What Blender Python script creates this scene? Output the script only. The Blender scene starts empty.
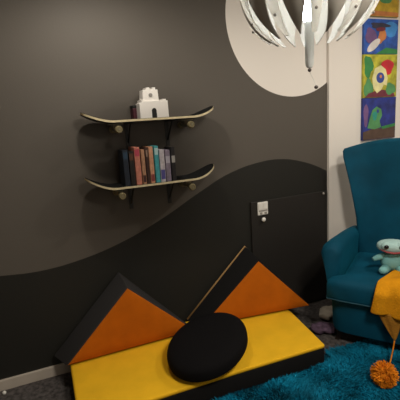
import bpy, bmesh, math, random
from mathutils import Vector, Matrix, noise
random.seed(7)
C = bpy.context.scene.collection
sc = bpy.context.scene
PI = math.pi

# ------------------------------------------------------------------ materials
def mat(name, col, rough=0.6, spec=0.5, bump=0.0, bscale=200.0, var=0.0, vscale=8.0, metal=0.0,
        sheen=0.0, emit=None, estr=0.0, trans=0.0, sheencol=None):
    m = bpy.data.materials.new(name); m.use_nodes = True
    nt = m.node_tree; p = nt.nodes['Principled BSDF']
    p.inputs['Base Color'].default_value = (*col, 1)
    p.inputs['Roughness'].default_value = rough
    p.inputs['Specular IOR Level'].default_value = spec
    p.inputs['Metallic'].default_value = metal
    p.inputs['Sheen Weight'].default_value = sheen
    if sheen:
        p.inputs['Sheen Roughness'].default_value = 0.4
        p.inputs['Sheen Tint'].default_value = (*(sheencol or col), 1)
    if trans: p.inputs['Transmission Weight'].default_value = trans
    if emit:
        p.inputs['Emission Color'].default_value = (*emit, 1)
        p.inputs['Emission Strength'].default_value = estr
    tc = nt.nodes.new('ShaderNodeTexCoord')
    if var:
        n = nt.nodes.new('ShaderNodeTexNoise'); n.inputs['Scale'].default_value = vscale
        n.inputs['Detail'].default_value = 4
        nt.links.new(tc.outputs['Object'], n.inputs['Vector'])
        r = nt.nodes.new('ShaderNodeValToRGB')
        r.color_ramp.elements[0].position = 0.3; r.color_ramp.elements[1].position = 0.7
        r.color_ramp.elements[0].color = (*[c*(1-var) for c in col], 1)
        r.color_ramp.elements[1].color = (*[min(1, c*(1+var)) for c in col], 1)
        nt.links.new(n.outputs['Fac'], r.inputs['Fac'])
        nt.links.new(r.outputs['Color'], p.inputs['Base Color'])
    if bump:
        n2 = nt.nodes.new('ShaderNodeTexNoise'); n2.inputs['Scale'].default_value = bscale
        n2.inputs['Detail'].default_value = 3
        nt.links.new(tc.outputs['Object'], n2.inputs['Vector'])
        b = nt.nodes.new('ShaderNodeBump'); b.inputs['Strength'].default_value = bump
        b.inputs['Distance'].default_value = 0.004
        nt.links.new(n2.outputs['Fac'], b.inputs['Height'])
        nt.links.new(b.outputs['Normal'], p.inputs['Normal'])
    return m

M = {}
M['white_paint'] = mat('white_paint', (0.80, 0.745, 0.69), 0.7, 0.3, 0.15, 120)
M['ceiling'] = mat('ceiling_paint', (0.72, 0.69, 0.65), 0.8)
M['room'] = mat('room_paint', (0.42, 0.38, 0.33), 0.8)
M['trim'] = mat('trim_paint', (0.46, 0.40, 0.34), 0.5, var=0.08, vscale=6)
M['carpet'] = mat('carpet', (0.085, 0.075, 0.072), 0.95, 0.1, 0.9, 260, var=0.5, vscale=40)
M['hatch'] = mat('hatch_paint', (0.016, 0.0135, 0.0115), 0.55, 0.4, 0.1, 150)
M['plate'] = mat('white_plastic', (0.72, 0.70, 0.66), 0.35)
M['greyplastic'] = mat('grey_plastic', (0.28, 0.26, 0.24), 0.4)
M['maple'] = mat('maple_ply', (0.74, 0.63, 0.40), 0.45, var=0.12, vscale=30)
M['grip'] = mat('grip_tape', (0.012, 0.012, 0.012), 0.95, 0.2, 0.6, 900)
M['deckblack'] = mat('deck_underside', (0.018, 0.014, 0.012), 0.4)
M['metal'] = mat('truck_metal', (0.30, 0.27, 0.20), 0.4, metal=0.8)
M['wheel'] = mat('wheel_urethane', (0.20, 0.165, 0.085), 0.5)
M['blackmetal'] = mat('black_metal', (0.012, 0.012, 0.012), 0.45)
M['castle'] = mat('castle_white', (0.86, 0.82, 0.78), 0.5)
M['black'] = mat('black_opening', (0.008, 0.008, 0.008), 0.8)
M['darkred'] = mat('dark_red', (0.06, 0.006, 0.015), 0.5)
M['yellow'] = mat('yellow_fabric', (0.80, 0.45, 0.016), 0.85, 0.15, 0.35, 420, var=0.06, vscale=9, sheen=0.15)
M['orange'] = mat('orange_fabric', (0.44, 0.10, 0.0015), 0.85, 0.15, 0.35, 420, var=0.10, vscale=10, sheen=0.15)
M['blackfab'] = mat('black_fabric', (0.010, 0.0095, 0.0095), 0.95, 0.1, 0.5, 420)
M['greyfab'] = mat('charcoal_fabric', (0.030, 0.028, 0.028), 0.9, 0.15, 0.5, 420)
M['pouf'] = mat('pouf_fabric', (0.0065, 0.006, 0.0065), 1.0, 0.08, 0.6, 350)
M['piping'] = mat('tan_piping', (0.30, 0.17, 0.06), 0.8)
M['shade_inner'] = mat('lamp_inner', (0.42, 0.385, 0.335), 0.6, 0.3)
M['teal'] = mat('teal_velvet', (0.0012, 0.056, 0.10), 0.7, 0.15, 0.25, 500, var=0.18, vscale=7, sheen=0.25, sheencol=(0.01, 0.28, 0.40))
M['tealpipe'] = mat('teal_piping', (0.008, 0.06, 0.09), 0.6)
M['wood'] = mat('dark_wood', (0.012, 0.007, 0.004), 0.35)
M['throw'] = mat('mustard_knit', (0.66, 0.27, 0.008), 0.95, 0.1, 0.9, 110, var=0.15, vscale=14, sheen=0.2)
M['pom'] = mat('orange_yarn', (0.70, 0.22, 0.012), 0.95, 0.1, 0.8, 140, var=0.3, vscale=30)
M['plush'] = mat('plush_aqua', (0.20, 0.44, 0.44), 0.95, 0.1, 0.6, 160, sheen=0.3)
M['plushpale'] = mat('plush_pale', (0.38, 0.55, 0.53), 0.95, 0.1, 0.6, 160, sheen=0.3)
M['eye'] = mat('black_eye', (0.01, 0.01, 0.012), 0.15)
M['mouth'] = mat('red_felt', (0.30, 0.06, 0.065), 0.9)
M['rugbase'] = mat('rug_base', (0.010, 0.065, 0.085), 0.95)
M['pile'] = mat('rug_pile', (0.002, 0.150, 0.255), 0.8, 0.15, var=0.6, vscale=9, sheen=0.2, sheencol=(0.02, 0.45, 0.6))
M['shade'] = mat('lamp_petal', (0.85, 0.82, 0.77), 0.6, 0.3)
M['screw'] = mat('petal_stud', (0.25, 0.22, 0.19), 0.4)
def translucent(m, f):
    nt = m.node_tree; p = nt.nodes['Principled BSDF']; out = nt.nodes['Material Output']
    tr = nt.nodes.new('ShaderNodeBsdfTranslucent'); tr.inputs['Color'].default_value = (0.88, 0.84, 0.78, 1)
    mx = nt.nodes.new('ShaderNodeMixShader'); mx.inputs[0].default_value = f
    nt.links.new(p.outputs[0], mx.inputs[1]); nt.links.new(tr.outputs[0], mx.inputs[2]); nt.links.new(mx.outputs[0], out.inputs['Surface'])
translucent(M['shade'], 0.6)
M['tube'] = mat('lit_tube', (0.9, 0.95, 1.0), 0.3, emit=(0.86, 0.95, 1.0), estr=22.0)
M['frost'] = mat('frosted_tube', (0.80, 0.82, 0.80), 0.25, 0.5)
M['bead'] = mat('dark_bead', (0.05, 0.035, 0.03), 0.3)
M['cloth'] = mat('pale_cloth', (0.52, 0.46, 0.38), 0.95, 0.1, 0.5, 200, var=0.15, vscale=20)
M['purple'] = mat('mauve_cloth', (0.10, 0.065, 0.10), 0.95, 0.1, 0.5, 200, var=0.6, vscale=28)

# painted feature wall: grey ground, white moon, black hill (paint edges only)
MOON = (1.746, 2.097, 0.508)
WAVE = [(-1.6, 0.80), (-0.8, 0.745), (-0.252, 0.686), (-0.044, 0.672), (0.183, 0.694), (0.431, 0.755), (0.70, 0.86),
        (0.988, 1.005), (1.216, 1.106), (1.452, 1.157), (1.617, 1.162), (1.789, 1.131), (2.034, 1.032)]
def feature_paint():
    m = bpy.data.materials.new('mural_paint'); m.use_nodes = True
    nt = m.node_tree; N = nt.nodes; Lk = nt.links; p = N['Principled BSDF']
    p.inputs['Roughness'].default_value = 0.62; p.inputs['Specular IOR Level'].default_value = 0.35
    tc = N.new('ShaderNodeTexCoord'); sp = N.new('ShaderNodeSeparateXYZ')
    Lk.new(tc.outputs['Object'], sp.inputs[0])
    def math_(op, a, b=None):
        n = N.new('ShaderNodeMath'); n.operation = op
        for i, v in enumerate((a, b)):
            if v is None: continue
            if isinstance(v, (int, float)): n.inputs[i].default_value = v
            else: Lk.new(v, n.inputs[i])
        return n.outputs[0]
    dx = math_('SUBTRACT', sp.outputs['X'], MOON[0]); dz = math_('SUBTRACT', sp.outputs['Z'], MOON[1])
    r2 = math_('ADD', math_('MULTIPLY', dx, dx), math_('MULTIPLY', dz, dz))
    moon = math_('LESS_THAN', r2, MOON[2]**2)
    fc = N.new('ShaderNodeFloatCurve')
    x0, x1, zmax = -1.6, 2.034, 1.5
    t = math_('DIVIDE', math_('SUBTRACT', sp.outputs['X'], x0), x1-x0)
    cu = fc.mapping.curves[0]
    pts = [((x-x0)/(x1-x0), z/zmax) for x, z in WAVE]
    cu.points[0].location = pts[0]; cu.points[1].location = pts[-1]
    for q in pts[1:-1]: cu.points.new(*q)
    fc.mapping.update()
    Lk.new(t, fc.inputs['Value'])
    hill = math_('LESS_THAN', sp.outputs['Z'], math_('MULTIPLY', fc.outputs[0], zmax))
    nz = N.new('ShaderNodeTexNoise'); nz.inputs['Scale'].default_value = 90; nz.inputs['Detail'].default_value = 4
    Lk.new(tc.outputs['Object'], nz.inputs['Vector'])
    def mix(f, a, b):
        n = N.new('ShaderNodeMix'); n.data_type = 'RGBA'
        Lk.new(f, n.inputs['Factor'])
        for k, v in (('A', a), ('B', b)):
            sock = n.inputs[6 if k == 'A' else 7]
            if isinstance(v, tuple): sock.default_value = (*v, 1)
            else: Lk.new(v, sock)
        return n.outputs[2]
    c1 = mix(hill, (0.092, 0.079, 0.066), (0.0128, 0.0120, 0.0094))
    c2 = mix(moon, c1, (0.80, 0.745, 0.69))
    Lk.new(c2, p.inputs['Base Color'])
    b = N.new('ShaderNodeBump'); b.inputs['Strength'].default_value = 0.12; b.inputs['Distance'].default_value = 0.003
    Lk.new(nz.outputs['Fac'], b.inputs['Height']); Lk.new(b.outputs['Normal'], p.inputs['Normal'])
    return m
M['mural'] = feature_paint()

# ------------------------------------------------------------------ mesh helpers
def link(name, bm, material, parent=None, smooth=False, loc=None, rot=None):
    me = bpy.data.meshes.new(name)
    bmesh.ops.recalc_face_normals(bm, faces=bm.faces)
    bm.to_mesh(me); bm.free()
    for mm in (material if isinstance(material, (list, tuple)) else [material]): me.materials.append(mm)
    if smooth:
        for f in me.polygons: f.use_smooth = True
    o = bpy.data.objects.new(name, me); C.objects.link(o)
    if parent: o.parent = parent
    if loc is not None: o.location = loc
    if rot is not None: o.rotation_euler = rot
    return o
def tag(o, label, cat, group=None):
    o['label'] = label; o['category'] = cat
    if group: o['group'] = group
    return o
def thing(name, label, cat, loc=(0, 0, 0), rotz=0.0, group=None):
    o = bpy.data.objects.new(name, None); C.objects.link(o)
    o.location = loc; o.rotation_euler = (0, 0, rotz); o.empty_display_size = 0.1
    return tag(o, label, cat, group)
def box(bm, a, b, bevel=0.0, seg=2, M4=None, mi=0):
    x0, y0, z0 = a; x1, y1, z1 = b
    vs = [bm.verts.new(v) for v in ((x0,y0,z0),(x1,y0,z0),(x1,y1,z0),(x0,y1,z0),(x0,y0,z1),(x1,y0,z1),(x1,y1,z1),(x0,y1,z1))]
    fs = [bm.faces.new([vs[i] for i in q]) for q in ((3,2,1,0),(4,5,6,7),(0,1,5,4),(1,2,6,5),(2,3,7,6),(3,0,4,7))]
    for f in fs: f.material_index = mi
    if M4 is not None: bmesh.ops.transform(bm, matrix=M4, verts=vs)
    if bevel:
        es = list({e for f in fs for e in f.edges})
        bmesh.ops.bevel(bm, geom=es, offset=bevel, segments=seg, profile=0.5, affect='EDGES', clamp_overlap=True)
def lathe(bm, prof, n=32, center=(0, 0, 0), axis='Z', mi=0):
    """prof: list of (r, h); closed at both ends with caps when r>0"""
    rings = []
    def P(r, h, a):
        u, v = r*math.cos(a), r*math.sin(a)
        q = {'Z': (u, v, h), 'Y': (u, h, v), 'X': (h, u, v)}[axis]
        return Vector(q) + Vector(center)
    for r, h in prof:
        if r < 1e-6: rings.append([bm.verts.new(P(0, h, 0))])
        else: rings.append([bm.verts.new(P(r, h, 2*PI*k/n)) for k in range(n)])
    for A, B in zip(rings, rings[1:]):
        for k in range(n):
            a, b = A[k % len(A)], A[(k+1) % len(A)]; c, d = B[(k+1) % len(B)], B[k % len(B)]
            q = []
            for v in (a, b, c, d):
                if v not in q: q.append(v)
            if len(q) > 2: bm.faces.new(q).material_index = mi
    for R in (rings[0], rings[-1]):
        if len(R) > 2: bm.faces.new(R).material_index = mi
def tube(bm, pts, r, n=8, mi=0):
    pts = [Vector(p) for p in pts]; rings = []
    for i, p in enumerate(pts):
        t = (pts[min(i+1, len(pts)-1)] - pts[max(i-1, 0)]).normalized()
        a = t.orthogonal().normalized() if i == 0 else (rings_a - t*rings_a.dot(t)).normalized()
        rings_a = a; b = t.cross(a)
        rr = r[i] if isinstance(r, (list, tuple)) else r
        rings.append([bm.verts.new(p + a*rr*math.cos(2*PI*k/n) + b*rr*math.sin(2*PI*k/n)) for k in range(n)])
    for A, B in zip(rings, rings[1:]):
        for k in range(n): bm.faces.new((A[k], A[(k+1) % n], B[(k+1) % n], B[k])).material_index = mi
    bm.faces.new(rings[0]).material_index = mi; bm.faces.new(rings[-1]).material_index = mi
def loft(bm, secs, cap=True, mi=0):
    rings = [[bm.verts.new(p) for p in s] for s in secs]; n = len(rings[0])
    for A, B in zip(rings, rings[1:]):
        for k in range(n): bm.faces.new((A[k], A[(k+1) % n], B[(k+1) % n], B[k])).material_index = mi
    if cap: bm.faces.new(rings[0]); bm.faces.new(rings[-1])
def ell(bm, c, r, rot=None, n=24, m=14, e=1.0):
    prof = []
    vs0 = set(bm.verts)
    pr = [(abs(math.cos(-PI/2+PI*i/m))**e, math.copysign(abs(math.sin(-PI/2+PI*i/m))**e, -PI/2+PI*i/m)) for i in range(m+1)]
    pr[0] = (0, -1); pr[-1] = (0, 1)
    lathe(bm, pr, n)
    new = [v for v in bm.verts if v not in vs0]
    mm = Matrix.Translation(c) @ (rot if rot is not None else Matrix()) @ Matrix.Diagonal((r[0], r[1], r[2], 1))
    bmesh.ops.transform(bm, matrix=mm, verts=new)
def subsurf(o, lv=2, simple=False):
    s = o.modifiers.new('sub', 'SUBSURF'); s.levels = lv; s.render_levels = lv
    if simple: s.subdivision_type = 'SIMPLE'
    for f in o.data.polygons: f.use_smooth = True
def autosmooth(o, deg=40):
    for f in o.data.polygons: f.use_smooth = True
    bm = bmesh.new(); bm.from_mesh(o.data)
    for e in bm.edges:
        if len(e.link_faces) == 2 and e.calc_face_angle(0) > math.radians(deg): e.smooth = False
    bm.to_mesh(o.data); bm.free()
def structure(name, a, b, m):
    bm = bmesh.new(); box(bm, a, b); o = link(name, bm, m); o['kind'] = 'structure'; return o

# ------------------------------------------------------------------ room shell
ZC = 2.55
structure('floor', (-1.7, -4.4, -0.1), (3.2, 0.12, 0.0), M['carpet'])
structure('ceiling', (-1.7, -4.4, ZC), (3.2, 0.12, ZC+0.1), M['ceiling'])
structure('wall_back', (-1.6, 0.0, 0.0), (2.034, 0.12, ZC), M['mural'])
structure('wall_back_right', (2.034, -0.022, 0.0), (3.1, 0.12, ZC), M['white_paint'])
structure('wall_left', (-1.7, -4.3, 0.0), (-1.6, 0.0, ZC), M['room'])
structure('wall_right', (3.1, -4.3, 0.0), (3.2, -0.022, ZC), M['white_paint'])
structure('wall_front', (-1.6, -4.4, 0.0), (3.1, -4.3, ZC), M['room'])
bm = bmesh.new(); box(bm, (-1.6, -0.018, 0.0), (1.352, 0.0, 0.066), 0.004)
bb = link('baseboard_back', bm, M['trim']); bb['kind'] = 'structure'

# low hatch door painted black, in the hill
hd = bpy.data.objects.new('door_1', None); C.objects.link(hd); hd.location = (1.352, 0, 0); hd['kind'] = 'structure'
bm = bmesh.new(); box(bm, (0.006, -0.016, 0.02), (0.668, -0.001, 0.884), 0.003); link('door_panel', bm, M['hatch'], hd)
# white double catch plate and its little knob
bm = bmesh.new(); box(bm, (0.068, -0.026, 0.768), (0.152, -0.016, 0.862), 0.006); box(bm, (0.074, -0.0285, 0.812), (0.108, -0.026, 0.856), 0.002); box(bm, (0.113, -0.0285, 0.812), (0.147, -0.026, 0.856), 0.002)
lp = link('latch_plate', bm, M['plate'], hd, loc=(-0.013, 0, 0.016))
bm = bmesh.new()
box(bm, (0.076, -0.029, 0.796), (0.145, -0.026, 0.806), 0.001); box(bm, (0.084, -0.029, 0.775), (0.102, -0.026, 0.79), 0.001); box(bm, (0.12, -0.029, 0.775), (0.138, -0.026, 0.79), 0.001)
link('switch_slot', bm, M['greyplastic'], lp)
bm = bmesh.new(); lathe(bm, [(0.006, -0.016), (0.006, -0.026), (0.015, -0.030), (0.016, -0.038), (0.010, -0.044), (0, -0.045)], 20, (0.094, 0, 0.753), 'Y'); link('door_knob', bm, M['plate'], hd, True)
bm = bmesh.new(); lathe(bm, [(0.009, -0.016), (0.009, -0.024), (0.005, -0.028), (0, -0.0285)], 16, (0.630, 0, 0.868), 'Y'); link('magnetic_catch', bm, M['greyplastic'], hd, True)

# ------------------------------------------------------------------ skateboard shelves
def make_board(name, label, x0, z0, kick, length=0.79):
    t = thing(name, label, 'skateboard', (x0, -0.105, z0), 0, 'skateboards used as wall shelves')
    hl = length/2; hw = 0.097; th = 0.0115; fl = 0.235          # flat half length
    def prof(x):
        a = max(0, abs(x)-fl)/(hl-fl)
        return kick*a**1.7
    def width(x):
        a = max(0, abs(x)-(hl-hw*1.25))/(hw*1.25)
        return hw*math.sqrt(max(0.0, 1-a*a))*(1-0.05*min(1, abs(x)/hl))
    xs = [-hl+hl*2*(0.5-0.5*math.cos(PI*i/44)) for i in range(45)]
    def slab(bm, zt, zb, inset=0.0):
        rows = []
        for x in xs:
            w = max(width(x)-inset, 0.0015); rows.append((x*(1-inset/hl), w, prof(x)))
        ny = 8; top = []; bot = []
        for x, w, z in rows:
            top.append([bm.verts.new((x, w*(2*j/ny-1), z+zt+0.005*(2*j/ny-1)**2)) for j in range(ny+1)])
            bot.append([bm.verts.new((x, w*(2*j/ny-1), z+zb+0.005*(2*j/ny-1)**2)) for j in range(ny+1)])
        for i in range(len(rows)-1):
            for j in range(ny):
                bm.faces.new((top[i][j], top[i+1][j], top[i+1][j+1], top[i][j+1])).material_index = 0
                bm.faces.new((bot[i][j], bot[i][j+1], bot[i+1][j+1], bot[i+1][j])).material_index = 1
            for j in (0, ny):
                bm.faces.new((top[i][j], bot[i][j], bot[i+1][j], top[i+1][j])).material_index = 0
        for i in (0, len(rows)-1):
            for j in range(ny): bm.faces.new((top[i][j], top[i][j+1], bot[i][j+1], bot[i][j])).material_index = 0
    bm = bmesh.new(); slab(bm, 0, -th); dk = link('deck', bm, [M['maple'], M['deckblack']], t); autosmooth(dk, 50)
    bm = bmesh.new(); slab(bm, 0.0015, 0.0002, 0.002); g = link('grip_tape', bm, M['grip'], t); autosmooth(g, 50)
    for sx in (-0.212, 0.212):
        bm = bmesh.new()
        box(bm, (sx-0.04, -0.028, -th-0.008), (sx+0.04, 0.028, -th), 0.004)
        loft(bm, [[(sx+dx*k, y*k, z) for dx, y in ((-0.02, -0.03), (0.02, -0.03), (0.02, 0.03), (-0.02, 0.03))] for z, k in ((-th-0.008, 1.0), (-th-0.028, 0.75), (-th-0.042, 0.5))])
        tube(bm, [(sx, -0.066, -th-0.034), (sx, 0.066, -th-0.034)], 0.011, 12)
        tube(bm, [(sx, -0.1, -th-0.034), (sx, 0.1, -th-0.034)], 0.004, 8)
        tr = link('truck', bm, M['metal'], t); autosmooth(tr)
        for sy in (-0.082, 0.082):
            bm = bmesh.new()
            lathe(bm, [(0.008, -0.015), (0.016, -0.0155), (0.0205, -0.010), (0.0215, 0), (0.0205, 0.010), (0.016, 0.0155), (0.008, 0.015)], 24, (sx, sy, -th-0.034), 'Y')
            autosmooth(link('wheel', bm, M['wheel'], tr))
    for sx in (-0.125, 0.125):
        bm = bmesh.new()
        box(bm, (sx-0.012, 0.100, -0.165), (sx+0.012, 0.105, -th), 0.001)
        box(bm, (sx-0.012, -0.07, -th-0.005), (sx+0.012, 0.104, -th-0.0003), 0.001)
        tube(bm, [(sx, 0.10, -0.13), (sx, 0.0, -th-0.008)], 0.005, 8)
        link('bracket', bm, M['blackmetal'], t)
    return t
make_board('skateboard', 'upper skateboard wall shelf with the white castle standing on it', 0.668, 1.492, 0.052)
make_board('skateboard', 'lower skateboard wall shelf carrying a row of thin cases', 0.650, 1.125, 0.064)
TOP1 = 1.4938; TOP2 = 1.1268

# white castle
ca = thing('toy_castle', 'white stepped toy castle with a black doorway on the upper skateboard', 'castle', (0.673, -0.125, TOP1))
def outline_prism(bm, pts, y0, y1, bev=0.0):
    A = [bm.verts.new((x, y0, z)) for x, z in pts]; B = [bm.verts.new((x, y1, z)) for x, z in pts]
    n = len(pts); fs = [bm.faces.new(A), bm.faces.new(B[::-1])]
    for k in range(n): fs.append(bm.faces.new((A[k], A[(k+1) % n], B[(k+1) % n], B[k])))
    bmesh.ops.recalc_face_normals(bm, faces=fs)
    if bev:
        bmesh.ops.bevel(bm, geom=list({e for f in fs for e in f.edges}), offset=bev, segments=2, profile=0.5, affect='EDGES', clamp_overlap=True)
bm = bmesh.new()
outline_prism(bm, [(-0.084, 0), (0.084, 0), (0.082, 0.098), (0.072, 0.098), (0.072, 0.106), (0.050, 0.106), (0.050, 0.098), (-0.058, 0.098), (-0.058, 0.106), (-0.072, 0.106), (-0.072, 0.092), (-0.084, 0.088)], -0.045, 0.045, 0.002)
link('castle_base', bm, M['castle'], ca)
bm = bmesh.new()
outline_prism(bm, [(-0.062, 0.096), (0.034, 0.096), (0.030, 0.160), (0.017, 0.160), (0.017, 0.172), (0.0, 0.172), (0.0, 0.160), (-0.016, 0.160), (-0.016, 0.172), (-0.036, 0.172), (-0.036, 0.160), (-0.056, 0.160)], -0.036, 0.036, 0.002)
link('tower', bm, M['castle'], ca)
bm = bmesh.new()
outline_prism(bm, [(-0.016, 0.001), (0.012, 0.001), (0.012, 0.046), (0.007, 0.055), (-0.002, 0.059), (-0.011, 0.055), (-0.016, 0.046)], -0.0462, -0.044)
link('doorway', bm, M['black'], ca)
bm = bmesh.new(); lathe(bm, [(0.011, -0.0385), (0.011, -0.035)], 16, (-0.014, 0, 0.130), 'Y'); link('round_window', bm, M['greyplastic'], ca)
rb = thing('small_box', 'small dark red box behind the left side of the white castle', 'box', (0.583, -0.06, TOP1))
bm2 = bmesh.new(); box(bm2, (-0.015, -0.035, 0), (0.015, 0.035, 0.066), 0.003); link('box_body', bm2, M['darkred'], rb)
bm2 = bmesh.new(); box(bm2, (-0.0165, -0.0365, 0.0664), (0.0165, 0.0365, 0.082), 0.003); link('lid', bm2, M['black'], rb)

# cases standing on the lower board
cases = [  # width, height, depth, colour, band colour, label
    (0.030, 0.205, 0.128, (0.010, 0.016, 0.030), (0.02, 0.05, 0.09), 'dark navy case at the left end of the row on the lower skateboard'),
    (0.028, 0.196, 0.130, (0.012, 0.009, 0.008), (0.10, 0.04, 0.02), 'black case second from the left end of the row'),
    (0.032, 0.216, 0.136, (0.55, 0.20, 0.14), (0.45, 0.05, 0.09), 'salmon case with a crimson top band in the row'),
    (0.022, 0.200, 0.134, (0.42, 0.22, 0.13), (0.06, 0.02, 0.02), 'narrow tan case with a dark band beside the salmon one'),
    (0.016, 0.208, 0.132, (0.05, 0.022, 0.018), (0.30, 0.20, 0.15), 'thin brown case between two orange toned cases'),
    (0.026, 0.212, 0.136, (0.60, 0.30, 0.18), (0.25, 0.05, 0.05), 'peach case with a dark red band left of the teal case'),
    (0.026, 0.214, 0.136, (0.06, 0.34, 0.38), (0.45, 0.62, 0.62), 'teal case with a pale band in the middle of the row'),
    (0.030, 0.190, 0.134, (0.50, 0.46, 0.50), (0.09, 0.08, 0.28), 'pale lilac case with a violet foot right of the teal case'),
    (0.030, 0.186, 0.134, (0.22, 0.18, 0.24), (0.45, 0.43, 0.50), 'grey violet case with a whitish band near the right end'),
    (0.026, 0.200, 0.130, (0.016, 0.014, 0.016), (0.40, 0.38, 0.36), 'black case with small whitish band at the right end of the row'),
]
x = 0.462
for i, (w, h, d, c1, c2, lab) in enumerate(cases):
    t = thing('disc_case', lab, 'case', (x+w/2, -0.19+d/2+0.002*(i % 3), TOP2), 0, 'cases standing on the lower skateboard')
    m1 = mat('case_colour', c1, 0.4, var=0.25, vscale=45); m2 = mat('case_band', c2, 0.4)
    bm = bmesh.new(); box(bm, (-w/2+0.0006, -d/2, 0), (w/2-0.0006, d/2, h), 0.002); link('case_body', bm, m1, t)
    bm = bmesh.new()
    if i in (7,): box(bm, (-w/2+0.003, -d/2-0.0008, 0.02), (w/2-0.003, -d/2+0.001, 0.075))
    elif i in (8, 9): box(bm, (-w/2+0.003, -d/2-0.0008, 0.11), (w/2-0.003, -d/2+0.001, 0.150))
    elif i in (3, 5): box(bm, (-w/2+0.003, -d/2-0.0008, 0.015), (w/2-0.003, -d/2+0.001, 0.055))
    else: box(bm, (-w/2+0.003, -d/2-0.0008, h-0.05), (w/2-0.003, -d/2+0.001, h-0.012))
    link('spine_label', bm, m2, t)
    x += w + 0.0045

# ------------------------------------------------------------------ play couch : mat, two wedges, pouf
def cushion_prism(name, pts, m, parent, bev=0.02, loc=None):
    """pts: bottom loop and top loop (lists of equal length)"""
    bm = bmesh.new(); A = [bm.verts.new(p) for p in pts[0]]; B = [bm.verts.new(p) for p in pts[1]]; n = len(A)
    fs = [bm.faces.new(A), bm.faces.new(B)] + [bm.faces.new((A[k], A[(k+1) % n], B[(k+1) % n], B[k])) for k in range(n)]
    bmesh.ops.recalc_face_normals(bm, faces=fs)
    if bev: bmesh.ops.bevel(bm, geom=list(bm.edges), offset=bev, segments=4, profile=0.5, affect='EDGES', clamp_overlap=True)
    o = link(name, bm, m, parent); autosmooth(o, 35); return o
mt = thing('floor_mat', 'long yellow topped foam mat with black sides on the floor by the wall', 'mat', (0.75, -0.35, 0))
def rel(pts, o=(0.75, -0.35, 0)): return [(p[0]-o[0], p[1]-o[1], p[2]-o[2]) for p in pts]
loop = [(0.035, -0.655), (0.42, -0.668), (0.85, -0.672), (1.43, -0.695), (1.495, -0.31), (1.36, -0.225), (1.10, -0.20), (0.60, -0.165), (0.045, -0.188)]
back = [(0.035, -0.655), (0.42, -0.668), (0.85, -0.672), (1.43, -0.695), (1.50, -0.27), (1.50, -0.025), (1.10, -0.025), (0.60, -0.025), (0.045, -0.025)]
cushion_prism('side_band', [rel([(a, b, 0.0) for a, b in back]), rel([(a, b, 0.118) for a, b in back])], M['blackfab'], mt, 0.012)
topo = cushion_prism('top_cover', [rel([(a, b, 0.112) for a, b in back]), rel([(a, b-0.004, 0.140) for a, b in back])], M['yellow'], mt, 0.013)

def wedge(name, label, F, B, seed):
    """F: front triangle (left, right, apex) world; B: back triangle"""
    base = (Vector(F[0])+Vector(F[1])+Vector(B[0])+Vector(B[1]))/4
    t = thing(name, label, 'cushion', base, 0, 'triangular foam cushions')
    F = [Vector(p)-base for p in F]; B = [Vector(p)-base for p in B]
    def lerp(k): return [F[i].lerp(B[i], k) for i in range(3)]
    def shrink(T, d):
        c = (T[0]+T[1]+T[2])/3; return [p+(c-p).normalized()*d for p in T]
    # black band round the three sides
    bm = bmesh.new(); secs = [shrink(lerp(0.05), 0.004), lerp(0.12), lerp(0.88), shrink(lerp(0.95), 0.004)]
    loft(bm, secs)
    bmesh.ops.recalc_face_normals(bm, faces=bm.faces)
    lon = [e for e in bm.edges if (e.verts[0].co-e.verts[1].co).length > 0.0]
    bmesh.ops.bevel(bm, geom=lon, offset=0.010, segments=3, profile=0.5, affect='EDGES', clamp_overlap=True)
    autosmooth(link('side_band', bm, M['greyfab'] if seed == 1 else M['blackfab'], t), 35)
    for nm, k0, k1, k2 in (('front_panel', 0.10, 0.04, 0.0), ('back_panel', 0.90, 0.96, 1.0)):
        bm = bmesh.new()
        A = shrink(lerp(k0), 0.012); Bq = shrink(lerp(k1), 0.012); Cq = shrink(lerp(k2), 0.035)
        # subdivided pillowed front
        def ring(T, n=10):
            r = []
            for i in range(3):
                for j in range(n): r.append(T[i].lerp(T[(i+1) % 3], j/n))
            return r
        loft(bm, [ring(A), ring(Bq), ring(Cq)], cap=False)
        c = (Cq[0]+Cq[1]+Cq[2])/3 + (F[2]-B[2]).normalized()*(0.006 if k0 < 0.5 else -0.006)
        rg = ring(Cq); bm.verts.ensure_lookup_table()
        prev = list(bm.verts)[-30:]
        for s in (0.6, 0.3):
            cur = [bm.verts.new(c.lerp(p, s)) for p in rg]
            for q in range(30): bm.faces.new((prev[q], prev[(q+1) % 30], cur[(q+1) % 30], cur[q]))
            prev = cur
        cv = bm.verts.new(c)
        for q in range(30): bm.faces.new((prev[q], prev[(q+1) % 30], cv))
        o = link(nm, bm, M['orange'] if k0 < 0.5 else M['piping'], t, True)
        autosmooth(o, 50)
    if seed == 2:
        bm = bmesh.new(); T = shrink(lerp(0.985), 0.006); tube(bm, [T[0], T[0].lerp(T[2], .5), T[2], T[2].lerp(T[1], .5), T[1]], 0.0065, 8)
        link('piping', bm, M['piping'], t, True)
    return t
wedge('triangle_cushion', 'left triangular orange cushion with charcoal edges at the mat end by the baseboard',
      [(0.025, -0.195, 0.148), (0.825, -0.195, 0.148), (0.415, -0.185, 0.535)],
      [(-0.045, -0.030, 0.148), (0.785, -0.030, 0.148), (0.395, -0.020, 0.590)], 1)
wedge('triangle_cushion', 'right triangular orange cushion with black edges beside the hatch door',
      [(0.875, -0.165, 0.148), (1.655, -0.285, 0.150), (1.315, -0.175, 0.520)],
      [(0.815, -0.030, 0.150), (1.640, -0.120, 0.150), (1.285, -0.030, 0.590)], 2)

bm = bmesh.new()
ell(bm, (0, 0, 0), (0.278, 0.222, 0.068), Matrix.Rotation(math.radians(-8), 4, 'Y') @ Matrix.Rotation(math.radians(45), 4, 'Z'), n=56, m=28, e=0.62)
pf = link('floor_cushion', bm, M['pouf'], None, True, (0.775, -0.489, 0.2255))
tag(pf, 'oval black floor cushion lying tilted on the yellow mat', 'cushion')

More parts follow.
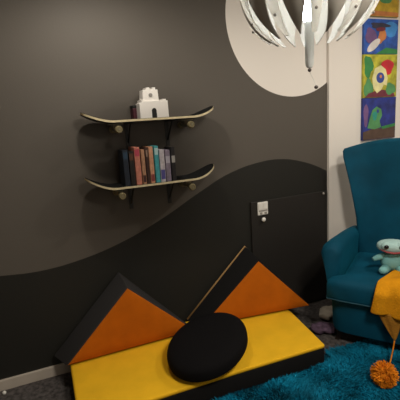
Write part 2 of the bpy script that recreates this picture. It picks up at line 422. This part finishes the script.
# ------------------------------------------------------------------ pictures on the white wall
px0, px1 = 2.336, 2.672
def canvas(label, z0, z1, base, shapes, x0=px0, x1=px1):
    t = thing('canvas_painting', label, 'painting', ((x0+x1)/2, -0.0225, (z0+z1)/2), 0, 'column of square canvases')
    w, h = (x1-x0)/2, (z1-z0)/2
    bm = bmesh.new(); box(bm, (-w, -0.020, -h), (w, 0.0, h), 0.002); link('canvas', bm, base, t)
    for k, (nm, m, pts) in enumerate(shapes):
        bm = bmesh.new()
        A = [bm.verts.new((u*w, -0.0206-0.0004*k, v*h)) for u, v in pts]; B = [bm.verts.new((u*w, -0.0199, v*h)) for u, v in pts]
        n = len(A); bm.faces.new(A); bm.faces.new(B[::-1])
        for q in range(n): bm.faces.new((A[q], B[q], B[(q+1) % n], A[(q+1) % n]))
        link(nm, bm, m, t)
    return t
def blob(cx, cy, rx, ry, n=20, wob=0.0, s=0, rot=0.0):
    r = []
    for k in range(n):
        a = 2*PI*k/n; f = 1+wob*math.sin(3*a+s)+wob*0.6*math.sin(5*a+2*s)
        u, v = rx*f*math.cos(a), ry*f*math.sin(a)
        r.append((max(-.98, min(.98, cx+u*math.cos(rot)-v*math.sin(rot))), max(-.98, min(.98, cy+u*math.sin(rot)+v*math.cos(rot)))))
    return r
def pm(name, c, var=0.2): return mat(name, c, 0.45, var=var, vscale=16)
B1 = pm('canvas_blue', (0.02, 0.09, 0.40), 0.5); B2 = pm('canvas_yellow_green', (0.42, 0.40, 0.03), 0.5); B3 = pm('canvas_navy', (0.012, 0.025, 0.20), 0.5); B0 = pm('canvas_gold', (0.55, 0.36, 0.03), 0.3)
P = {k: pm('paint_'+k, v) for k, v in dict(white=(0.70, 0.66, 0.64), orange=(0.55, 0.20, 0.06), dark=(0.03, 0.03, 0.06), green=(0.03, 0.22, 0.06), leaf=(0.08, 0.28, 0.10), red=(0.55, 0.015, 0.03), cream=(0.78, 0.72, 0.36), eyeblue=(0.03, 0.06, 0.30), brown=(0.09, 0.05, 0.035), sky=(0.05, 0.25, 0.62), maroon=(0.16, 0.02, 0.04), purple=(0.16, 0.08, 0.22), teal=(0.02, 0.30, 0.24)).items()}
canvas('blue canvas with a white and orange shape, second painting from the top', 1.866, 2.112, B1, [
    ('painted_sky', P['sky'], blob(0.55, 0.45, 0.40, 0.45, wob=0.1)),
    ('painted_shadow', P['dark'], blob(-0.1, 0.62, 0.55, 0.18, wob=0.15, s=1)),
    ('painted_ground', P['green'], [(-0.3, -0.98), (0.98, -0.98), (0.98, -0.72), (0.3, -0.62)]),
    ('painted_patch', P['purple'], blob(-0.62, 0.05, 0.32, 0.42, wob=0.12, s=2)),
    ('painted_body', P['orange'], blob(0.02, 0.02, 0.22, 0.42, wob=0.12, s=1, rot=-0.3)),
    ('painted_top', P['maroon'], blob(-0.05, 0.42, 0.28, 0.12, rot=0.1)),
    ('painted_board', P['white'], blob(-0.45, -0.5, 0.20, 0.50, rot=-0.75))])
canvas('green and yellow canvas with a cream creature and blue eye, third painting from the top', 1.552, 1.864, B2, [
    ('painted_foliage', P['green'], blob(-0.72, 0.45, 0.26, 0.5, wob=0.15, s=1)),
    ('painted_foliage', P['leaf'], blob(-0.70, -0.55, 0.28, 0.40, wob=0.15, s=3)),
    ('painted_edge', P['maroon'], [(-0.9, -0.98), (0.9, -0.98), (0.8, -0.75), (0.0, -0.62), (-0.7, -0.8)]),
    ('painted_foliage', P['leaf'], blob(0.62, -0.62, 0.30, 0.28, wob=0.12, s=2)),
    ('painted_red_patch', P['red'], blob(0.40, 0.42, 0.36, 0.36, wob=0.1)),
    ('painted_creature', P['cream'], [(-0.5, -0.1), (-0.35, 0.35), (0.0, 0.5), (0.3, 0.3), (0.42, -0.1), (0.38, -0.45), (0.2, -0.4), (0.05, -0.65), (-0.2, -0.8), (-0.42, -0.55)]),
    ('painted_eye', P['eyeblue'], blob(-0.02, -0.08, 0.24, 0.25)),
    ('painted_pupil', P['orange'], blob(0.0, -0.02, 0.07, 0.08))])
canvas('navy canvas with a green creature, lowest of the paintings above the armchair', 1.236, 1.550, B3, [
    ('painted_patch', P['purple'], blob(-0.82, 0.2, 0.14, 0.55, wob=0.1)),
    ('painted_ground', P['brown'], [(-0.98, -0.98), (0.98, -0.98), (0.98, -0.35), (0.4, -0.5), (-0.3, -0.45), (-0.98, -0.6)]),
    ('painted_ground_strip', P['green'], [(0.1, -0.40), (0.98, -0.28), (0.98, -0.42), (0.2, -0.52)]),
    ('painted_creature', P['leaf'], [(-0.72, -0.42), (-0.6, 0.0), (-0.45, 0.42), (-0.2, 0.58), (0.08, 0.45), (0.15, 0.15), (0.0, -0.1), (0.1, -0.42), (-0.3, -0.5)]),
    ('painted_belly', P['teal'], blob(-0.3, 0.15, 0.14, 0.22, wob=0.1)),
    ('painted_eye', P['eyeblue'], blob(-0.12, 0.36, 0.07, 0.09))])
canvas('golden yellow canvas, topmost painting of the column, cut off by the top of the photo', 2.130, 2.440, B0, [
    ('painted_band', P['orange'], [(-0.98, -0.98), (0.98, -0.98), (0.98, -0.8), (-0.98, -0.74)]),
    ('painted_shape', P['dark'], [(-0.98, -0.5), (-0.6, -0.8), (-0.5, -0.1), (-0.8, 0.3)]),
    ('painted_shape', P['leaf'], blob(0.2, -0.1, 0.5, 0.3, wob=0.12))])

# ------------------------------------------------------------------ pendant lamp with petals
LB = Vector((0.835, -1.335, 1.690))          # centre of the bottom opening
lamp = thing('pendant_lamp', 'white pendant lamp of grey pointed petals and white ribs hanging before the painted moon', 'lamp', (LB.x, LB.y, LB.z))
A0 = 0.53
def bud(s):                                    # s 0 bottom rim .. 1 top -> (r, z)
    a = A0 + s*(PI*0.955-A0)
    return 0.212*math.sin(a)**0.85, 0.200*(math.cos(A0)-math.cos(a))
def strip(bm, a0, wfun, dr, cup, thick=0.003, s0=0.0):
    nu, nv = 6, 26; P1 = []; P2 = []
    for j in range(nv+1):
        s = s0+(1-s0)*j/nv; r, z = bud(s); r += dr
        w = wfun(s); row1 = []; row2 = []
        for i in range(nu+1):
            u = 2*i/nu-1; a = a0+u*w; rr = r+cup*(1-u*u)
            row1.append(bm.verts.new((rr*math.cos(a), rr*math.sin(a), z)))
            row2.append(bm.verts.new(((rr-thick)*math.cos(a), (rr-thick)*math.sin(a), z+thick*0.3)))
        P1.append(row1); P2.append(row2)
    for j in range(nv):
        for i in range(nu):
            bm.faces.new((P1[j][i], P1[j][i+1], P1[j+1][i+1], P1[j+1][i]))
            bm.faces.new((P2[j][i+1], P2[j][i], P2[j+1][i], P2[j+1][i+1]))
        for i in (0, nu): bm.faces.new((P1[j][i], P1[j+1][i], P2[j+1][i], P2[j][i]))
    for j in (0, nv):
        for i in range(nu): bm.faces.new((P1[j][i], P2[j][i], P2[j][i+1], P1[j][i+1]))
view = math.atan2(-2.4-LB.y, 0-LB.x)           # towards the open side of the room
NP = 10
leafw = lambda s: max(0.012, 0.225*min(1, (s/0.34))**0.75)
ribw = lambda s: 0.115*(0.45+0.55*min(1, s/0.35))
for k in range(NP):
    a1 = view + math.radians(-12) + 2*PI*k/NP
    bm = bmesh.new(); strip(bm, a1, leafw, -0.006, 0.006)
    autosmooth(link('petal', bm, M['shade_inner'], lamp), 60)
for k in range(NP):
    a1 = view + math.radians(6) + 2*PI*k/NP
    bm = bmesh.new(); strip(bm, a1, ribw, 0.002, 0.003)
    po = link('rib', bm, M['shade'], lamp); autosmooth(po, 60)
    r, z = bud(0.16); d = Vector((math.cos(a1), math.sin(a1), -0.45)).normalized()
    bm = bmesh.new(); ell(bm, Vector((r*math.cos(a1), r*math.sin(a1), z))+d*0.006, (0.0045, 0.0045, 0.0045), n=10, m=6)
    link('stud', bm, M['screw'], po)
bm = bmesh.new(); lathe(bm, [(0.0, 0.400), (0.03, 0.400), (0.05, 0.387), (0.05, 0.362), (0.02, 0.355), (0.0, 0.355)], 24); autosmooth(link('canopy_ring', bm, M['shade'], lamp))
bm = bmesh.new(); tube(bm, [(0, 0, 0.395), (0, 0, ZC-LB.z)], 0.003, 8); link('cord', bm, M['plate'], lamp)
bm = bmesh.new(); lathe(bm, [(0, ZC-LB.z-0.03), (0.05, ZC-LB.z-0.03), (0.05, ZC-LB.z-0.001), (0, ZC-LB.z-0.001)], 24); autosmooth(link('ceiling_rose', bm, M['plate'], lamp))
# lit tube in the middle, poking out of the bud's open bottom
bm = bmesh.new(); lathe(bm, [(0, 0.055), (0.017, 0.055), (0.018, 0.06), (0.018, 0.356), (0, 0.356)], 20, (0, 0, 0)); autosmooth(link('lit_tube', bm, M['tube'], lamp))
bm = bmesh.new(); lathe(bm, [(0, -0.083), (0.008, -0.082), (0.0125, -0.073), (0.0135, -0.06), (0.0145, 0.0545), (0, 0.0545)], 20); autosmooth(link('frosted_tip', bm, M['frost'], lamp))
bm = bmesh.new(); ell(bm, (0, 0, -0.089), (0.006, 0.006, 0.006), n=12, m=8); link('finial', bm, M['bead'], lamp, True)
bm = bmesh.new(); tube(bm, [(0, 0, -0.093), (0.008, -0.004, -0.112), (0.018, -0.008, -0.137)], 0.0009, 6); pc = link('pull_cord', bm, M['plate'], lamp)
bm = bmesh.new(); ell(bm, (0.0185, -0.008, -0.142), (0.0065, 0.0065, 0.006), n=12, m=8); link('bead', bm, M['bead'], pc, True)

# ------------------------------------------------------------------ armchair (local: front -y, width x)
CH = Vector((2.135, -0.60, 0)); TH = math.radians(-54)
ch = thing('armchair', 'teal velvet wingback armchair in the corner under the paintings', 'armchair', CH, TH)
def sup(cx, cy, rx, ry, n=24, e=0.5):
    r = []
    for k in range(n):
        a = 2*PI*k/n; c, s = math.cos(a), math.sin(a)
        r.append((cx+rx*math.copysign(abs(c)**e, c), cy+ry*math.copysign(abs(s)**e, s)))
    return r
# seat base
bm = bmesh.new()
loft(bm, [[(x, y, z) for x, y in sup(0, -0.012, 0.384*k, 0.368*k, 40, 0.26)] for z, k in ((0.085, 0.93), (0.09, 0.97), (0.13, 0.985), (0.28, 1.0), (0.30, 0.995), (0.31, 0.97))])
autosmooth(link('seat_base', bm, M['teal'], ch), 50)
# seat cushion with ears in front of the arms
bm = bmesh.new()
half = [(0.0, 0.24), (0.29, 0.24), (0.315, 0.20), (0.316, -0.33), (0.385, -0.345), (0.392, -0.365), (0.385, -0.395), (0.30, -0.408), (0.15, -0.413)]
outl = half + [(0.0, -0.415)] + [(-x, y) for x, y in half[:0:-1]]
loft(bm, [[(x*k, -0.09+(y+0.09)*k, z) for x, y in outl] for z, k in ((0.311, 0.96), (0.318, 0.985), (0.340, 1.0), (0.405, 1.0), (0.428, 0.985), (0.443, 0.945), (0.450, 0.85), (0.456, 0.4))])
o = link('seat_cushion', bm, M['teal'], ch); autosmooth(o, 70)
bm = bmesh.new(); pp = [(x, y, 0.322) for x, y in outl]; tube(bm, pp+[pp[0]], 0.0045, 6); link('piping', bm, M['tealpipe'], o, True)
# back: flared slab with rounded top, curved forwards at the wings
bm = bmesh.new(); secs = []
lv = [(0.30, 0.31), (0.50, 0.31), (0.70, 0.32), (0.82, 0.335), (0.95, 0.362), (1.06, 0.39), (1.14, 0.412), (1.185, 0.417), (1.205, 0.408)]
NX = 16
def back_surface(u, z, w, front):
    x = u*w
    lean = 0.10*(z-0.4)
    wing = -0.10*max(0, (abs(u)-0.55)/0.45)**2 * min(1, max(0, (z-0.55)/0.3))
    y = 0.20 + lean + wing
    if not front: y += 0.10-0.03*abs(u)**3
    else: y -= 0.025*(1-u*u)
    return Vector((x, y, z))
topz = lambda u: 1.205+0.055*(1-abs(u)**2.2)
grid_f = []; grid_b = []
for z, w in lv:
    k = (z-0.30)/(1.205-0.30)
    rf, rbk = [], []
    for i in range(NX+1):
        u = 2*i/NX-1
        zz = 0.30+k*(topz(u)-0.30)
        rf.append(bm.verts.new(back_surface(u, zz, w, True))); rbk.append(bm.verts.new(back_surface(u, zz, w*0.985, False)))
    grid_f.append(rf); grid_b.append(rbk)
for j in range(len(lv)-1):
    for i in range(NX):
        bm.faces.new((grid_f[j][i], grid_f[j][i+1], grid_f[j+1][i+1], grid_f[j+1][i]))
        bm.faces.new((grid_b[j][i+1], grid_b[j][i], grid_b[j+1][i], grid_b[j+1][i+1]))
    for i in (0, NX): bm.faces.new((grid_f[j][i], grid_f[j+1][i], grid_b[j+1][i], grid_b[j][i]))
for j in (0, -1):
    for i in range(NX): bm.faces.new((grid_f[j][i], grid_b[j][i], grid_b[j][i+1], grid_f[j][i+1]))
bmesh.ops.recalc_face_normals(bm, faces=bm.faces)
rim = [e for e in bm.edges if len(e.link_faces) == 2 and e.calc_face_angle(0) > 0.9]
bmesh.ops.bevel(bm, geom=rim, offset=0.022, segments=4, profile=0.5, affect='EDGES', clamp_overlap=True)
autosmooth(link('backrest', bm, M['teal'], ch), 60)
# arms, sloping down to a rounded front
for sx in (-1, 1):
    bm = bmesh.new(); secs = []
    for y, zt, xo, hw in ((0.27, 0.625, 0.335, 0.042), (0.18, 0.63, 0.35, 0.048), (0.08, 0.635, 0.362, 0.054), (-0.04, 0.64, 0.372, 0.058), (-0.16, 0.648, 0.38, 0.062), (-0.25, 0.65, 0.384, 0.064), (-0.305, 0.64, 0.384, 0.058), (-0.325, 0.615, 0.384, 0.042)):
        s = []
        n = 10
        zb = 0.30
        s.append((sx*(xo+hw*0.05), y, zb)); s.append((sx*(xo+hw*0.55), y, (zt+zb)/2))
        for k in range(n+1):
            a = PI*k/n
            s.append((sx*(xo+hw*math.cos(a)), y, zt-hw+hw*math.sin(a)))
        s.append((sx*(xo-hw*0.85), y, (zt+zb)/2)); s.append((sx*(xo-hw*0.70), y, zb))
        secs.append(s)
    loft(bm, secs)
    autosmooth(link('armrest', bm, M['teal'], ch), 60)
for sx, sy in ((-1, -1), (1, -1), (-1, 1), (1, 1)):
    bm = bmesh.new(); x0, y0 = sx*0.31, sy*0.27
    loft(bm, [[(x0+sx*o_+a*w, y0+sy*o_+b*w, z) for a, b in ((-1, -1), (1, -1), (1, 1), (-1, 1))] for z, w, o_ in ((0.0, 0.013, 0.03), (0.045, 0.017, 0.012), (0.088, 0.024, 0.0))])
    link('leg', bm, M['wood'], ch)

def chair_pt(x, y, z):
    c, s = math.cos(TH), math.sin(TH); return Vector((CH.x+x*c-y*s, CH.y+x*s+y*c, z))

# mustard throw over the seat front and the far arm
bm = bmesh.new(); G = []
nu, nv = 22, 30
for i in range(nu+1):
    u = i/nu; row = []
    x = -0.05 + 0.46*u
    for j in range(nv+1):
        v = j/nv
        hang = 0.14 + 0.01*math.sin(u*9)
        if u < 0.22: hang = 0.13
        L1 = 0.29                                   # length on the seat
        s = v*(L1+0.05+hang)
        xs_ = -0.095+0.085*max(0, 1-s/(L1))**1.0 + (0.545-0.085*max(0, 1-s/L1))*u - 0.03*max(0, s-L1)/0.2*(1-u)
        fold = 0.010*math.sin(u*22+0.6)*min(1, max(0, (s-0.12)/0.2)) + 0.006*math.sin(u*41+s*9)
        lift = 0.045*math.exp(-((u-0.35)/0.2)**2)
        if s < L1: y = -0.090-s*0.966; z = 0.462+lift*(0.4+0.6*s/L1)+abs(fold)*0.6
        elif s < L1+0.05:
            a = (s-L1)/0.05*PI/2; y = -0.37-0.052*math.sin(a); z = 0.462-0.034*(1-math.cos(a))+lift*(1-0.6*a)+abs(fold)*0.6
        else: y = -0.422-0.014-fold*1.2-abs(fold)*0.3; z = 0.428-(s-L1-0.05)+lift*0.06
        if xs_ > 0.30 and z > 0.40:                # climbs over the arm
            k = min(1, (xs_-0.30)/0.03); z = z+(0.70-0.45)*k*k*(3-2*k)
            if s > L1: y -= 0.0
        row.append(bm.verts.new((xs_, y, z)))
    G.append(row)
for i in range(nu):
    for j in range(nv): bm.faces.new((G[i][j], G[i+1][j], G[i+1][j+1], G[i][j+1]))
tw = thing('knitted_throw', 'mustard knitted throw draped over the front of the teal armchair', 'throw', CH, TH)
o = link('blanket', bm, M['throw'], tw, True)
sd = o.modifiers.new('t', 'SOLIDIFY'); sd.thickness = 0.012; sd.offset = 1
subsurf(o, 1)
# hanging corner point of the throw
bm = bmesh.new(); G = []
for i in range(9):
    u = i/8; row = []
    for j in range(13):
        v = j/12
        w = (1-v)**0.8
        xx = 0.0+(u-0.5)*0.135*w - 0.02*(1-v)+0.012*v; z = 0.305-0.165*v
        row.append(bm.verts.new((xx, -0.428+0.008*math.sin(u*9)*w, z)))
    G.append(row)
for i in range(8):
    for j in range(12): bm.faces.new((G[i][j], G[i+1][j], G[i+1][j+1], G[i][j+1]))
bmesh.ops.remove_doubles(bm, verts=bm.verts, dist=0.0006)
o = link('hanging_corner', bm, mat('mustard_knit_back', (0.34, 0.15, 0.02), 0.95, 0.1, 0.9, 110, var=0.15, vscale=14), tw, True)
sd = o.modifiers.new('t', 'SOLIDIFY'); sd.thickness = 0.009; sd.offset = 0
TX, TY = -0.012, -0.69
bm = bmesh.new(); tube(bm, [(0.010, -0.428, 0.145), (0.006, -0.455, 0.10), (0.0, -0.52, 0.06), (-0.008, -0.62, 0.055), (TX, TY+0.03, 0.075)], 0.004, 8); link('tassel_cord', bm, M['pom'], tw, True)
# yarn pompom
bm = bmesh.new(); pc_ = Vector((TX, TY, 0.082))
ell(bm, pc_, (0.048, 0.048, 0.044), n=20, m=12)
for k in range(900):
    v = Vector((random.gauss(0, 1), random.gauss(0, 1), random.gauss(0, 1))).normalized()
    a = pc_+v*0.036; v2 = (v+Vector((random.uniform(-.3, .3), random.uniform(-.3, .3), random.uniform(-.35, .05)))).normalized()
    b = pc_+v2*random.uniform(0.060, 0.074); b.z = max(b.z, 0.016)
    n = v2.orthogonal().normalized()*0.0028; m_ = v2.cross(n)
    q = [bm.verts.new(a+n), bm.verts.new(a-n*0.5+m_*0.87), bm.verts.new(a-n*0.5-m_*0.87)]; q2 = [bm.verts.new(b+(p.co-a)*0.8) for p in q]
    for r_ in range(3): bm.faces.new((q[r_], q[(r_+1) % 3], q2[(r_+1) % 3], q2[r_]))
    bm.faces.new(q2)
link('pompom', bm, M['pom'], tw)

# aqua plush sitting on the seat
pl = thing('plush_toy', 'pale aqua plush toy with black eyes sitting on the armchair behind the throw', 'toy', chair_pt(-0.045, -0.115, 0.453), TH+0.2); pl.scale = (1.15, 1.15, 1.05)
bm = bmesh.new(); ell(bm, (0, 0.0, 0.062), (0.062, 0.055, 0.064), n=24, m=16); link('body', bm, M['plush'], pl, True)
bm = bmesh.new(); ell(bm, (0, -0.01, 0.158), (0.082, 0.062, 0.036), n=28, m=16, e=0.8); hd_ = link('head', bm, M['plushpale'], pl, True)
for sx in (-1, 1):
    bm = bmesh.new(); ell(bm, (sx*0.037, -0.048, 0.168), (0.026, 0.022, 0.026), n=18, m=12); link('eye_bump', bm, M['plushpale'], hd_, True)
    bm = bmesh.new(); ell(bm, (sx*0.037, -0.069, 0.170), (0.0125, 0.006, 0.0125), n=16, m=10); link('eye', bm, M['eye'], hd_, True)
    bm = bmesh.new(); tube(bm, [(sx*0.045, -0.012, 0.096), (sx*0.075, -0.028, 0.088), (sx*0.100, -0.045, 0.082)], [0.018, 0.017, 0.012], 12); o = link('arm', bm, M['plush'], pl, True)
    bm = bmesh.new(); tube(bm, [(sx*0.03, -0.03, 0.026), (sx*0.05, -0.07, 0.024), (sx*0.058, -0.092, 0.030)], [0.026, 0.024, 0.016], 12); link('leg', bm, M['plush'], pl, True)
bm = bmesh.new(); tube(bm, [(-0.066, -0.048, 0.146), (-0.035, -0.070, 0.139), (0, -0.076, 0.136), (0.035, -0.070, 0.139), (0.066, -0.048, 0.146)], [0.003, 0.0055, 0.006, 0.0055, 0.003], 10); link('mouth', bm, M['mouth'], hd_, True)

# ------------------------------------------------------------------ rug
rug = thing('shaggy_rug', 'teal shaggy rug on the floor in front of the mat and armchair', 'rug', (1.75, -1.45, 0))
RX0, RX1, RY0, RY1 = 0.70, 2.75, -2.15, -0.615
bm = bmesh.new(); box(bm, (RX0-1.75, RY0+1.45, 0.001), (RX1-1.75, RY1+1.45, 0.010), 0.003); link('backing', bm, M['rugbase'], rug)
verts, faces = [], []
def in_view(x, y): return y > -1.45 and x < 2.35
for k in range(60000):
    if k < 52000: x, y = random.uniform(RX0, 2.35), random.uniform(-1.30, RY1)
    else: x, y = random.uniform(RX0, RX1), random.uniform(RY0, RY1)
    n1 = noise.noise(Vector((x*5, y*5, 0.3))); n2 = noise.noise(Vector((x*5, y*5, 7.3)))
    n3 = noise.noise(Vector((x*17, y*17, 2.1)))
    dirx, diry = n1*1.6+random.gauss(0, .45), n2*1.6+random.gauss(0, .45)
    h = 0.024+0.006*n3+random.uniform(-.004, .004)
    if y > -0.70 and x < 1.50: h *= 0.55; dirx *= .5; diry = -abs(diry)*.5
    l = h*0.9; w = 0.0028
    ax = random.uniform(0, PI); cx, cy = math.cos(ax)*w, math.sin(ax)*w
    mx, my = x+dirx*l*0.35, y+diry*l*0.35; tx, ty = x+dirx*l, y+diry*l
    ox, oy = 1.75, -1.45; b = len(verts)
    verts += [(x-cx-ox, y-cy-oy, 0.008), (x+cx-ox, y+cy-oy, 0.008), (mx+cx-ox, my+cy-oy, 0.008+h*0.6), (mx-cx-ox, my-cy-oy, 0.008+h*0.6), (tx-ox, ty-oy, 0.008+h)]
    faces += [(b, b+1, b+2, b+3), (b+3, b+2, b+4)]
me = bpy.data.meshes.new('pile'); me.from_pydata(verts, [], faces); me.materials.append(M['pile'])
po = bpy.data.objects.new('pile', me); C.objects.link(po); po.parent = rug; po['kind'] = 'stuff'

# ------------------------------------------------------------------ small things on the floor
def crumple(name, label, cat, cx, cy, rx, ry, h, m, seed, rot=0.0):
    bm = bmesh.new(); ell(bm, (0, 0, 0), (rx, ry, h), n=28, m=16, e=0.75)
    for v in bm.verts:
        v.co += Vector((noise.noise(v.co*22+Vector((seed, 0, 0))), noise.noise(v.co*22+Vector((0, seed, 5))), noise.noise(v.co*26+Vector((0, 3, seed)))))*0.016
    zmin = min(v.co.z for v in bm.verts)
    for v in bm.verts: v.co.z -= zmin
    o = link(name, bm, m, None, True, (cx, cy, 0.0005), (0, 0, rot)); tag(o, label, cat); return o
crumple('folded_cloth', 'pale beige crumpled cloth on the floor between the mat and the armchair', 'cloth', 1.835, -0.245, 0.095, 0.055, 0.030, M['cloth'], 3, 0.5)
crumple('cloth_bundle', 'dark mauve bundle of cloth on the floor at the right end of the mat', 'cloth', 1.665, -0.395, 0.085, 0.06, 0.026, M['purple'], 9, -0.5)
bm = bmesh.new(); ell(bm, (0, 0, 0.011), (0.011, 0.011, 0.011), n=16, m=10)
o = link('white_ball', bm, M['plate'], None, True, (-0.325, -0.055, 0)); tag(o, 'small white ball on the floor under the pale baseboard', 'ball')

# ------------------------------------------------------------------ lights
def spot(name, loc, target, power, ang, blend, size, col):
    l = bpy.data.lights.new(name, 'SPOT'); l.energy = power; l.spot_size = math.radians(ang); l.spot_blend = blend; l.shadow_soft_size = size; l.color = col
    o = bpy.data.objects.new(name, l); C.objects.link(o); o.location = loc
    o.rotation_euler = (Vector(target)-Vector(loc)).to_track_quat('-Z', 'Y').to_euler(); return o
def area(name, loc, target, power, size, col):
    l = bpy.data.lights.new(name, 'AREA'); l.energy = power; l.shape = 'DISK'; l.size = size; l.color = col
    o = bpy.data.objects.new(name, l); C.objects.link(o); o.location = loc
    o.rotation_euler = (Vector(target)-Vector(loc)).to_track_quat('-Z', 'Y').to_euler(); return o
WARM = (1.0, 0.93, 0.81)
spot('downlight', (0.40, -0.66, 2.30), (0.42, -0.50, 0.0), 25, 172, 0.55, 0.05, WARM)
spot('downlight', (2.35, -1.25, 2.52), (2.25, -1.0, 0.0), 54, 165, 0.7, 0.06, WARM)
area('overhead_fill', (1.0, -2.5, 2.50), (1.0, -2.0, 0.0), 44, 0.5, WARM)  # broad unseen fill light, added overhead to lift the shadows
area('rear_fill', (0.6, -4.2, 1.75), (0.9, 0.0, 1.1), 4, 0.5, WARM)  # soft fill added behind the camera for petal fronts and shelf undersides
w = bpy.data.worlds.new('world'); sc.world = w; w.use_nodes = True
w.node_tree.nodes['Background'].inputs[0].default_value = (0.02, 0.018, 0.016, 1)

# ------------------------------------------------------------------ camera
pitch, roll, yaw = math.radians(11.3), math.radians(3.7), math.radians(22.3)
fwd = Vector((math.sin(yaw)*math.cos(pitch), math.cos(yaw)*math.cos(pitch), -math.sin(pitch)))
r0 = Vector((math.cos(yaw), -math.sin(yaw), 0)); u0 = r0.cross(fwd)
rt = r0*math.cos(roll)-u0*math.sin(roll); up = r0*math.sin(roll)+u0*math.cos(roll)
cd = bpy.data.cameras.new('camera'); cam = bpy.data.objects.new('camera', cd); C.objects.link(cam)
cd.sensor_width = 36; cd.sensor_fit = 'HORIZONTAL'; cd.lens = 36; cd.clip_start = 0.02
mw = Matrix.Identity(4)
for i in range(3): mw[i][0], mw[i][1], mw[i][2] = rt[i], up[i], -fwd[i]
mw.translation = Vector((0, -2.40, 1.47)); cam.matrix_world = mw
sc.camera = cam
sc.view_settings.view_transform = 'Standard'; sc.view_settings.look = 'None'
sc.view_settings.gamma = 1; sc.view_settings.use_curve_mapping = False; sc.view_settings.exposure = 0.0
